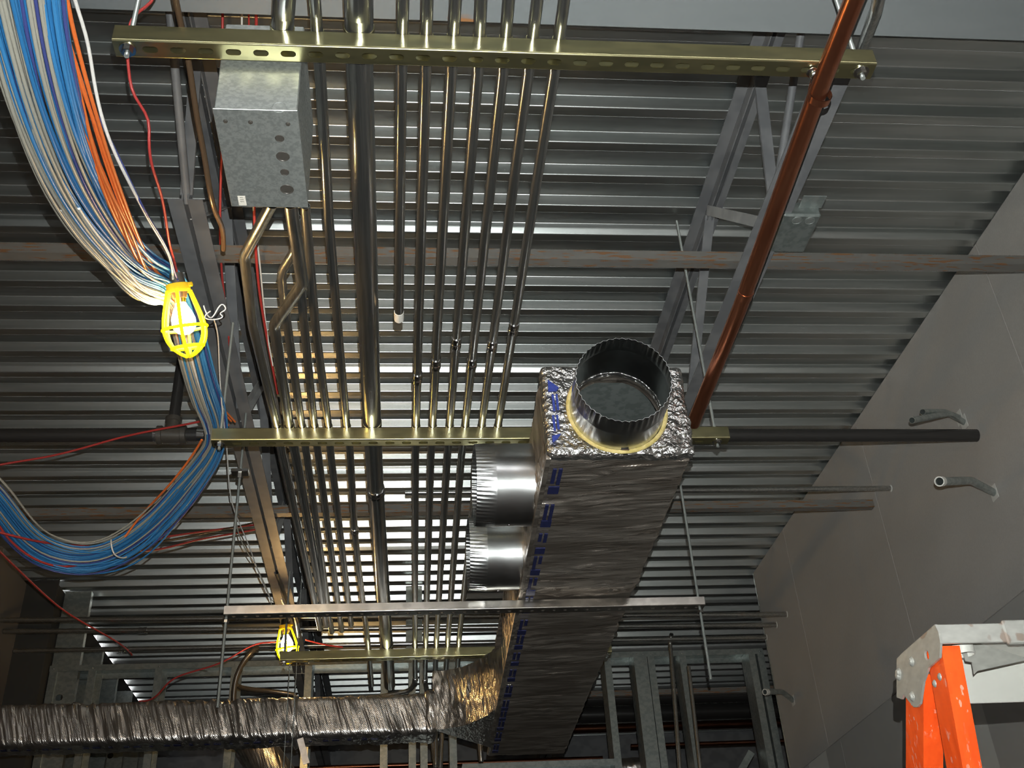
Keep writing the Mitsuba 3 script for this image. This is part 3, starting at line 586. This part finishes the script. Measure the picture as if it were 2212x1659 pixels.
# rods that hold the branch
for i, (px, lab) in enumerate(((637, 'thin hanger wire by the branch duct beneath the far lamp'), (622, 'second thin hanger wire beneath the far lamp'))):
    x = ay(px, 1500, 4.87)[0]
    single('hanger_wire', rod((x, 4.872+.001*i, 2.7), (x, 4.872+.001*i, 3.30 if i else 3.69), .0022, 6), 'm_rod', 40, lab, 'hanger wire')
ap, bp = ay(648, 1595, 4.86), ay(662, 1650, 4.86)
part(k, 'bracket', prism(sg.box(-.014, -.002, .014, .002), ap, bp, (1, 0, 0)), 'm_grey_strut')

# ------------------------------------------------------------------ work lamps
def work_lamp(label, top, bottom, kind):
    k = thing('work_lamp', label, 'work lamp')
    d = bottom-top; L = np.linalg.norm(d); d = d/L; s = L/.185
    a = np.cross(d, [.2, 1, .1]); a /= np.linalg.norm(a); b = np.cross(d, a)
    P = lambda h, r, g: top + d*h*s + s*r*(math.cos(g)*a+math.sin(g)*b)
    rr = lambda h: np.interp(h, [0, .012, .05, .10, .13, .155, .175, .185], [.026, .029, .040, .054, .054, .044, .022, .004])
    part(k, 'cage_collar', lathe([(s*x, s*y) for x, y in ((.0235, 0), (.0285, 0), (.0295, .004), (.0295, .018), (.0275, .022), (.0235, .022), (.0235, 0))], 28, top, d), 'm_yellow', 40)
    for i in range(6):
        g = 2*math.pi*i/6 + .35
        pts = spline([P(h, rr(h), g) for h in (.016, .05, .085, .115, .14, .16, .175, .184)], 18)
        part(k, 'cage_rib', tube(pts, .0043*s, 8), 'm_yellow', True)
    for h in (.112, .160):
        ring = np.array([P(h, rr(h), t) for t in np.linspace(0, 2*math.pi, 41)])
        part(k, 'cage_hoop', tube(ring, .0042*s, 8), 'm_yellow', True)
    part(k, 'clip', join(tube(np.array([P(.006, .028, .1), P(.006, .037, .1)]), .006*s, 10)), 'm_yellow', 40)
    part(k, 'socket', lathe([(0, -.03*s), (.016*s, -.028*s), (.019*s, -.01*s), (.021*s, .02*s), (.017*s, .036*s), (0, .036*s)], 20, top, d), 'm_cast', 40)
    part(k, 'screw_base', lathe([(.0135*s, .034*s), (.0135*s, .046*s), (.012*s, .048*s)], 20, top, d), 'm_brass', 40)
    m = lathe([(.012*s, .046*s), (.016*s, .056*s), (.024*s, .072*s), (.0295*s, .088*s), (.030*s, .098*s), (.027*s, .112*s), (.019*s, .123*s), (.009*s, .128*s), (0, .129*s)], 28, top, d)
    if np.mean(np.einsum('ij,ij->i', m.face_normals, m.triangles_center-(top+d*.09*s))) < 0: m.invert()
    part(k, 'bulb', m, 'm_bulb', True, label='glowing bulb', emitter={'type': 'area', 'radiance': rgb(*BULB_RADIANCE)})
    return k
work_lamp('lit yellow-caged work lamp hanging large at the left by the cable bundle', ad(384, 614, 2.66), ad(409, 771, 2.635), 0)
work_lamp('small lit yellow-caged work lamp far behind the third strut', ad(616, 1350, 5.42), ad(624, 1434, 5.40), 1)

# ------------------------------------------------------------------ cables
CP = np.array([ad(x, y, D) for x, y, D in [(40, -130, 1.50), (50, -20, 1.58), (72, 100, 1.66), (128, 300, 1.88), (212, 470, 2.22), (312, 580, 2.55), (385, 640, 2.86), (420, 760, 3.06), (452, 870, 3.35), (466, 955, 3.62), (400, 1060, 3.9), (300, 1160, 4.12), (190, 1208, 4.2), (100, 1192, 4.2), (20, 1120, 4.1), (-90, 1020, 4.0)]])
NC = 110
CC = spline(CP, NC); ct, cA, cB = frames(CC)
vw = CC-EYE; vw /= np.linalg.norm(vw, axis=1, keepdims=True)
acr = np.cross(ct, vw); acr /= np.linalg.norm(acr, axis=1, keepdims=True); dep = np.cross(acr, ct)     # across the bundle as seen, and in depth
if acr[10]@RGT < 0: acr, dep = -acr, -dep
sN = np.linspace(0, 1, NC)
kn = np.linspace(0, 1, len(CP))
seg = np.r_[0, np.cumsum(np.linalg.norm(np.diff(CP, axis=0), axis=1))]; seg /= seg[-1]
WID = np.interp(sN, seg, [.062, .058, .056, .056, .056, .046, .040, .045, .046, .032, .052, .058, .062, .064, .060, .060])
THK = np.interp(sN, seg, [.020, .020, .020, .022, .024, .026, .024, .026, .028, .026, .03, .035, .04, .036, .03, .03])
def cable(name, mat, label, group, u, w, i0, i1, r, wob=.012, loose=0.0, sag=0.0):
    ph = rng.uniform(0, 50, 2)
    uu = u + wob/.06*(pnoise(np.stack([sN*4+ph[0], sN*0, sN*0], -1), 3)-.5)*2
    ww = w + wob/.03*(pnoise(np.stack([sN*4+ph[1], sN*0+5, sN*0], -1), 4)-.5)*2
    P = CC + acr*(uu*WID)[:, None] + dep*(ww*THK)[:, None]
    if loose: P = P + np.outer(loose*np.exp(-((sN-.33)/.05)**2), V(0, 0, -1)) - acr*(loose*np.exp(-((sN-.33)/.06)**2))[:, None]*.4
    if sag: P = P + np.outer(sag*np.exp(-((sN-.80)/.045)**2), V(.2, 0, -1))
    P = P[i0:i1]
    return single(name, tube(P, r, 7), mat, True, label, 'cable', group)
for i in range(42):
    u, w = rng.uniform(-.75, .80), rng.uniform(-1, 1)
    cable('data_cable', ('m_c_blue', 'm_c_blue2', 'm_c_blue', 'm_c_blue2', 'm_c_blue', 'm_c_blue2', 'm_c_navy')[i % 7], 'blue data cable in the thick hanging bundle', 'blue cables of the thick bundle', u, w, 0, NC, .0030, sag=.07*((i*37) % 10)/10 if i % 5 == 0 else 0.0)
for i in range(22):
    u, w = (rng.uniform(-1.05, -.35) if i < 14 else rng.uniform(-.6, .5)), rng.uniform(-1, 1.1)
    cable('data_cable', 'm_c_grey', 'grey data cable in the thick hanging bundle', 'grey cables of the thick bundle', u, w, 0, NC if i % 2 else 78, .0030, .007, .03*rng.uniform(0, 1))
for i in range(7):
    cable('data_cable', 'm_c_white', 'pale cable along the lower side of the bundle, bright by the lamp', 'pale cables of the thick bundle', rng.uniform(-.9, -.2), rng.uniform(-1.2, -.3), 20, 66, .0029, .007, .035*rng.uniform(.4, 1))
OC = np.array([ad(x, y, D) for x, y, D in [(98, -90, 1.58), (112, 0, 1.64), (150, 130, 1.74), (182, 230, 1.83), (212, 330, 1.95), (250, 440, 2.12), (296, 540, 2.40), (335, 600, 2.65), (372, 645, 2.84), (400, 760, 3.04), (440, 850, 3.32), (500, 915, 3.6)]])
for i in range(8):
    o = spline(OC, 60); tt, A2, B2 = frames(o); s2 = np.linspace(0, 1, 60); ph = rng.uniform(0, 50)
    P = o + A2*(rng.uniform(-.011, .011)+.005*(pnoise(np.stack([s2*7+ph, s2*0, s2*0], -1), 5)-.5)*2)[:, None] + B2*(rng.uniform(-.011, .011)+.005*(pnoise(np.stack([s2*7+ph, s2*0+9, s2*0], -1), 6)-.5)*2)[:, None]
    single('fibre_cable', tube(P[: 60 if i < 3 else 46], .0032, 7), 'm_c_orange', True, 'orange cable running down the right side of the blue bundle', 'cable', 'orange cables beside the bundle')
def wire(name, label, pts, r, mat, cat='cable', n=50, seg=7):
    return single(name, tube(spline(np.array([ad(*q) for q in pts]), n), r, seg), mat, True, label, cat)
wire('lamp_cord', 'white cord curving down to the large work lamp', [(150, -60, 1.75), (162, 0, 1.78), (185, 75, 1.82), (204, 180, 1.88), (232, 290, 1.95), (277, 390, 2.05), (330, 490, 2.30), (362, 545, 2.48), (372, 580, 2.60), (374, 606, 2.655)], .0030, 'm_c_white')
wire('lamp_cord', 'thin blue and white cord crossing to the lamp from the bundle', [(118, -20, 1.75), (140, 80, 1.80), (172, 180, 1.86), (210, 250, 1.92), (252, 330, 2.02), (300, 430, 2.12), (340, 500, 2.32), (368, 555, 2.50), (378, 590, 2.61), (387, 612, 2.655)], .0022, 'm_c_navy')
wire('red_wire', 'red wire dropping past the left end of the nearest strut to the lamp', [(340, -30, 2.35), (318, 12, 2.33), (290, 35, 2.30), (276, 72, 2.28), (277, 140, 2.27), (290, 205, 2.26), (320, 260, 2.28), (322, 300, 2.28), (345, 410, 2.38), (365, 520, 2.54), (378, 570, 2.66), (384, 600, 2.72)], .0030, 'm_c_red')
wire('red_wire', 'red wire hanging left of the box and on past the joist', [(481, 12, 3.2), (481, 130, 3.2), (480, 300, 3.3), (476, 420, 3.35), (476, 520, 3.4), (480, 600, 3.5), (490, 690, 3.6), (497, 760, 3.7)], .0038, 'm_c_red')
wire('red_wire', 'red wire behind the box, left of the offset conduits', [(553, 10, 3.0), (553, 140, 3.1), (548, 400, 3.2), (552, 530, 3.25), (562, 640, 3.4), (575, 720, 3.55), (590, 800, 3.7), (600, 850, 3.8)], .0042, 'm_c_red')
wire('white_wire', 'white wire hanging beside the red wire behind the box', [(523, 12, 3.05), (523, 120, 3.1), (545, 430, 3.2), (560, 560, 3.3), (573, 690, 3.5), (590, 790, 3.65)], .0028, 'm_c_white')
wire('red_wire', 'short red wire high between the beam and the nearest strut', [(537, 12, 3.05), (538, 60, 3.1), (539, 150, 3.15)], .0026, 'm_c_red')
wire('brown_wire', 'dark shiny armoured cable running from the beam down the left joist', [(376, -20, 2.22), (388, 40, 2.26), (405, 120, 2.31), (425, 250, 2.38), (440, 330, 2.44), (455, 420, 2.5), (475, 480, 2.65), (483, 540, 2.8)], .0062, 'm_c_brown', seg=9)
wire('red_wire', 'red wire slanting left from the sprinkler tee to the picture edge', [(455, 905, 3.7), (395, 918, 3.8), (250, 948, 4.0), (110, 985, 4.1), (0, 1004, 4.15), (-60, 1018, 4.15)], .0038, 'm_c_red')
wire('orange_wire', 'orange wire leaving the middle strut towards the cable loop', [(436, 950, 3.62), (400, 1005, 3.75), (350, 1065, 3.9), (300, 1120, 4.05), (270, 1160, 4.08)], .0040, 'm_c_orange')
wire('red_wire', 'red wire sagging under the lower cable loop', [(-20, 1145, 4.05), (60, 1165, 4.1), (150, 1178, 4.25), (240, 1180, 4.35), (330, 1165, 4.5), (440, 1148, 4.7), (530, 1136, 4.95), (556, 1133, 5.0)], .0042, 'm_c_red')
wire('red_wire', 'red wire below the lower cable loop, rising to the joist', [(-10, 1120, 4.05), (80, 1210, 4.15), (160, 1222, 4.2), (240, 1192, 4.25), (310, 1190, 4.45), (420, 1168, 4.7), (520, 1150, 4.95), (556, 1143, 5.0)], .0042, 'm_c_red')
wire('brown_wire', 'brown wire rising to the joist above the red ones', [(235, 1183, 4.4), (330, 1172, 4.55), (450, 1150, 4.75), (556, 1128, 5.0)], .0036, 'm_c_brown')
wire('red_wire', 'red wire slanting down the left wall behind the low conduits', [(-30, 1160, 4.8), (0, 1192, 5.0), (70, 1260, 5.4), (140, 1320, 5.8), (180, 1345, 6.0), (250, 1385, 6.4), (285, 1415, 6.75)], .0048, 'm_c_red')
wire('red_wire', 'red wire climbing from behind the branch duct to the far lamp', [(300, 1515, 5.7), (350, 1490, 5.6), (370, 1470, 5.55), (430, 1447, 5.5), (490, 1425, 5.45), (560, 1390, 5.44), (596, 1387, 5.42), (612, 1384, 5.41)], .0042, 'm_c_red')
wire('lamp_cord', 'pale cord looped from the left joist to the far work lamp', [(617, 1353, 5.42), (622, 1335, 5.42), (616, 1312, 5.38), (608, 1294, 5.33)], .004, 'm_c_white', n=20)
wire('lamp_cord', 'pale cord tail hanging bright beside the far work lamp', [(619, 1352, 5.42), (634, 1330, 5.44), (640, 1350, 5.44), (645, 1378, 5.44)], .0055, 'm_c_white', n=20)
wire('red_wire', 'red wire right of the far lamp disappearing behind the conduits', [(660, 1382, 5.5), (700, 1392, 5.55), (740, 1398, 5.6)], .0042, 'm_c_red')
wire('black_cable', 'thick black bent cable under the far lamp', [(505, 1520, 5.75), (507, 1480, 5.75), (518, 1445, 5.75), (540, 1412, 5.75), (555, 1400, 5.8)], .0135, 'm_black_pipe', seg=10)
wire('black_cable', 'black cable curving across behind the branch duct below the far lamp', [(510, 1480, 5.76), (535, 1488, 5.85), (580, 1493, 5.9), (640, 1502, 5.9)], .0125, 'm_black_pipe', seg=10)
wire('hanger_wire', 'thin tie wire running down left of the joist behind the lamp', [(462, 690, 2.9), (470, 720, 3.0), (474, 800, 3.2), (482, 900, 3.4), (490, 970, 3.6), (500, 1080, 3.9), (530, 1160, 4.2), (560, 1240, 4.5), (590, 1300, 4.8)], .0022, 'm_c_white', 'wire')
wire('hanger_wire', 'thin tie wire with curls beside the far end of the left joist', [(510, 1110, 4.0), (518, 1160, 4.15), (545, 1210, 4.4), (575, 1270, 4.7), (583, 1290, 4.75), (586, 1310, 4.8)], .0022, 'm_c_grey', 'wire')
wire('hanger_wire', 'curl of tie wire hooked at the right of the large lamp', [(440, 660, 2.6), (470, 668, 2.62), (482, 658, 2.62), (487, 668, 2.62), (476, 678, 2.62), (480, 682, 2.62), (466, 690, 2.62), (455, 672, 2.6)], .0016, 'm_c_white', 'wire')
wire('cable_tie', 'white plastic tie looped round the lower cable bundle', [(240, 1166, 3.92), (241, 1180, 3.9), (246, 1195, 3.9), (258, 1204, 3.92), (272, 1203, 3.98)], .0028, 'm_c_white', 'cable tie')

# ------------------------------------------------------------------ stepladder
XL = .84
k = thing('stepladder', 'orange fibreglass stepladder with a grey aluminium cap at the lower right', 'ladder')
LC = lambda x, y: (1900+x/5.04, 1330+y/5.04)
plate = [(185, 480), (230, 420), (600, 95), (640, 180), (660, 300), (650, 460), (530, 570), (475, 720), (440, 960), (410, 995), (370, 995), (260, 860), (240, 910), (185, 890)]
q = [ax(*LC(*p), XL)[1:] for p in plate]
pm = prism(sg.Polygon([(a, b) for a, b in q]), (XL, 0, 0), (XL+.004, 0, 0), (0, 1, 0))
hole = tube(np.array([(XL-.02, *ax(*LC(512, 430), XL)[1:]), (XL+.02, *ax(*LC(512, 430), XL)[1:])]), .008, 20)
pm = cut(pm, [hole])
cap_ = part(k, 'cap', pm, 'm_alum')
pf = ax(*LC(600, 95), XL); yf, zt = pf[1], pf[2]
yb = ax(*LC(185, 480), XL)[1]; zb = ax(*LC(665, 300), XL)[2]
x2 = ay(*LC(1360, 150), yf)[0]
part(cap_, 'front_rim', box((XL+.0005, yf, zb), (x2, yf+.004, zt), .0015), 'm_alum')
part(cap_, 'top_plate', box((XL, yf+.002, zt-.004), (1.42, yb, zt), .0015), 'm_alum')
part(cap_, 'tray_rim', box((x2-.002, yf-.003, zb-.004), (1.42, yf+.004, zt+.004), .003), 'm_alum')
part(cap_, 'back_rim', box((XL+.0045, yb-.004, zb-.05), (1.42, yb, zt-.0045), .0015), 'm_cap_under')
part(cap_, 'underside', box((XL+.0045, yf+.0045, zt-.008), (1.42, yb-.0045, zt-.0045), .0005), 'm_cap_under')
part(cap_, 'tool_boss', pipe(np.array([(XL+.064, yf+.050, zt-.008), (XL+.064, yf+.050, zt-.034)]), .016, .002, 24), 'm_cap_under', 40)
gq = [ay(px, py, yf+.06) for px, py in ((2070, 1386), (2112, 1388), (2225, 1424), (2112, 1449), (2104, 1457), (2099, 1430), (2086, 1428))]
part(cap_, 'gusset', prism(sg.Polygon([(q_[0], q_[2]) for q_ in gq]).buffer(0), (0, yf+.062, 0), (0, yf+.060, 0), (1, 0, 0)), 'm_alum')
for px, py, mt in ((350, 500, 'm_alum'), (355, 880, 'm_alum'), (210, 620, 'm_alum'), (208, 655, 'm_alum')):
    pp = ax(*LC(px, py), XL); part(cap_, 'rivet', lathe([(0, -.0045), (.0045, -.004), (.007, -.001), (.0085, 0), (.0085, .001)], 16, V(XL-.0005, pp[1], pp[2]), (1, 0, 0)), mt, 40)
def rail(p_top, p_bot, wflange, web, face_dir):
    """A C-section rail: its web faces -x, its flange faces along face_dir."""
    t = .004
    pr = sg.Polygon([(0, 0), (wflange, 0), (wflange, t), (t, t), (t, web-t), (wflange, web-t), (wflange, web), (0, web)])
    return prism(pr, p_bot, p_top, (1, 0, 0))
# front rail: leans towards us; rear rail: leans away
ft = ax(*LC(655, 320), XL+.006); 
def leg(p_edge_top, p_edge_bot, w_, dep_, name, hole_=None):
    """p_edge: where the flange facing us meets the web, at the top and at a lower point; carried on to the floor."""
    a, b = V(*p_edge_top), V(*p_edge_bot); d = (b-a)/np.linalg.norm(b-a); e = a + d*((.03-a[2])/d[2])
    t = .0042
    pr = sg.Polygon([(0, 0), (w_, 0), (w_, t), (t, t), (t, dep_-t), (w_, dep_-t), (w_, dep_), (0, dep_)])
    m = prism(pr, e, a, (1, 0, 0))
    if hole_ is not None: m = cut(m, [hole_])
    r_ = part(k, name, m, 'm_orange'); 
    part(r_, 'foot', box((e[0]-.006, e[1]-.006, 0), (e[0]+w_+.006, e[1]+dep_+.006, .034), .004), 'm_cast')
    return r_, a, d
fe_t, fe_b = ay(*LC(690, 330), yf+.012), ay(*LC(905, 1650), yf-.012)
xL = XL+.0055
fe_b = ax(*LC(905, 1650), xL); fe_t = ax(*LC(668, 330), xL)
r1, a1, d1 = leg(fe_t, fe_b, .031, .052, 'front_rail', hole)
re_t, re_b = ax(*LC(478, 640), xL+.001), ax(*LC(478, 1650), xL+.001)
r2, a2, d2 = leg(re_t, re_b, .034, .062, 'rear_rail')
for px, py in ((655, 665), (600, 740)):
    pp = ax(*LC(px, py), xL); part(r1, 'rivet', lathe([(0, -.003), (.0035, -.0025), (.006, -.0005), (.0065, .001)], 14, pp, (1, 0, 0)), 'm_alum', 40)
for side, nm in ((1, 'front_rail'), (2, 'rear_rail')):
    a, d = (a1, d1) if side == 1 else (a2, d2)
    w_, dep_ = (.031, .052) if side == 1 else (.034, .062)
    t = .0042; e = a + d*((.03-a[2])/d[2])
    pr = sg.Polygon([(0, 0), (w_, 0), (w_, dep_), (0, dep_), (0, dep_-t), (w_-t, dep_-t), (w_-t, t), (0, t)])
    m = prism(pr, e+V(.50, 0, 0), a+V(.50, 0, 0), (1, 0, 0)); rk = part(k, nm, m, 'm_orange')
    part(rk, 'foot', box((e[0]+.494, e[1]-.006, 0), (e[0]+.50+w_+.006, e[1]+dep_+.006, .034), .004), 'm_cast')
for h in (1.72, 1.42, 1.12, .82, .52, .22):
    p = a1 + d1*((h-a1[2])/d1[2]); part(k, 'step', box((p[0]+.005, p[1]+.002, h-.004), (p[0]+.525, p[1]+.072, h+.0), .001), 'm_alum')
for h in (1.30, .75, .22):
    p = a2 + d2*((h-a2[2])/d2[2]); part(k, 'rear_brace', box((p[0]+.005, p[1]+.01, h-.02), (p[0]+.53, p[1]+.014, h+.02), .001), 'm_alum')

# ------------------------------------------------------------------ beyond the partition
def far_pipe(label, name, px, Y, r, mat, x0, x1):
    z = ay(*px, Y)[2]; return single(name, pipe(np.array([(x0, Y, z), (x1, Y, z)]), r, r*.3, 14), mat, 40, label, 'pipe')
far_pipe('big black pipe seen high between the studs beyond the partition', 'black_pipe', (1590, 1500), 7.6, .055, 'm_black_pipe', -2.0, 4.9)
far_pipe('second black pipe beneath the first beyond the partition', 'black_pipe', (1590, 1535), 8.0, .06, 'm_black_pipe', .2, 4.9)
far_pipe('dull copper pipe crossing behind the studs beyond the partition', 'copper_pipe', (1500, 1567), 8.6, .034, 'm_copper_dull', .4, 4.9)
far_pipe('copper pipe with a bright glint low behind the right-hand studs', 'copper_pipe', (1580, 1605), 7.2, .0155, 'm_copper_dull', 1.5, 4.9)
far_pipe('dark red copper pipe low beneath the branch duct', 'copper_pipe', (900, 1652), 7.2, .0155, 'm_copper_dull', -1.2, 1.3)
for i, (px, lab) in enumerate((((1447, 1385), 'vertical conduit left of a stud by the right wall, with a bent top'), ((1487, 1440), 'vertical conduit right of a stud by the right wall'))):
    a = ay(*px, 6.12); 
    b = ay(1468 if i == 0 else 1512, 1655, 6.12)
    e = b + (b-a)/abs((b-a)[2])*(b[2]-1.0)
    kk = thing('vertical_conduit', lab, 'conduit'); part(kk, 'pipe', pipe(bend([a+V(0.0, -.06, .02), a, e] if i == 0 else [a, e], .08), .0125, .0014, 16), 'm_conduit', 40)
wk = thing('foil_wrapped_fitting', 'crumpled foil-wrapped duct fitting lying low behind the studs', 'duct')
c0 = ay(1370, 1655, 6.9)
m = rounded(c0-V(.24, .18, .22), c0+V(.20, .2, .04), .09, .02, .05, (14, 14, 14), 12); part(wk, 'wrap', m, 'm_foil_branch', True)
wk = thing('foil_wrapped_fitting', 'round foil-wrapped pipe dipping below the branch duct', 'duct')
c0, c1 = ay(545, 1600, 5.6), ay(600, 1680, 5.6)
part(wk, 'wrap', tube(np.array([c0+V(-.15, .1, .15), c0, c1, c1+(c1-c0)]), .09, 24), 'm_foil_branch', True)
k = single('crossing_beam', box((-2.19, 9.0, 3.6), (5.0, 9.16, 3.99), .004), 'm_primer', False, 'dark steel beam crossing far beyond the partition', 'steel beam')
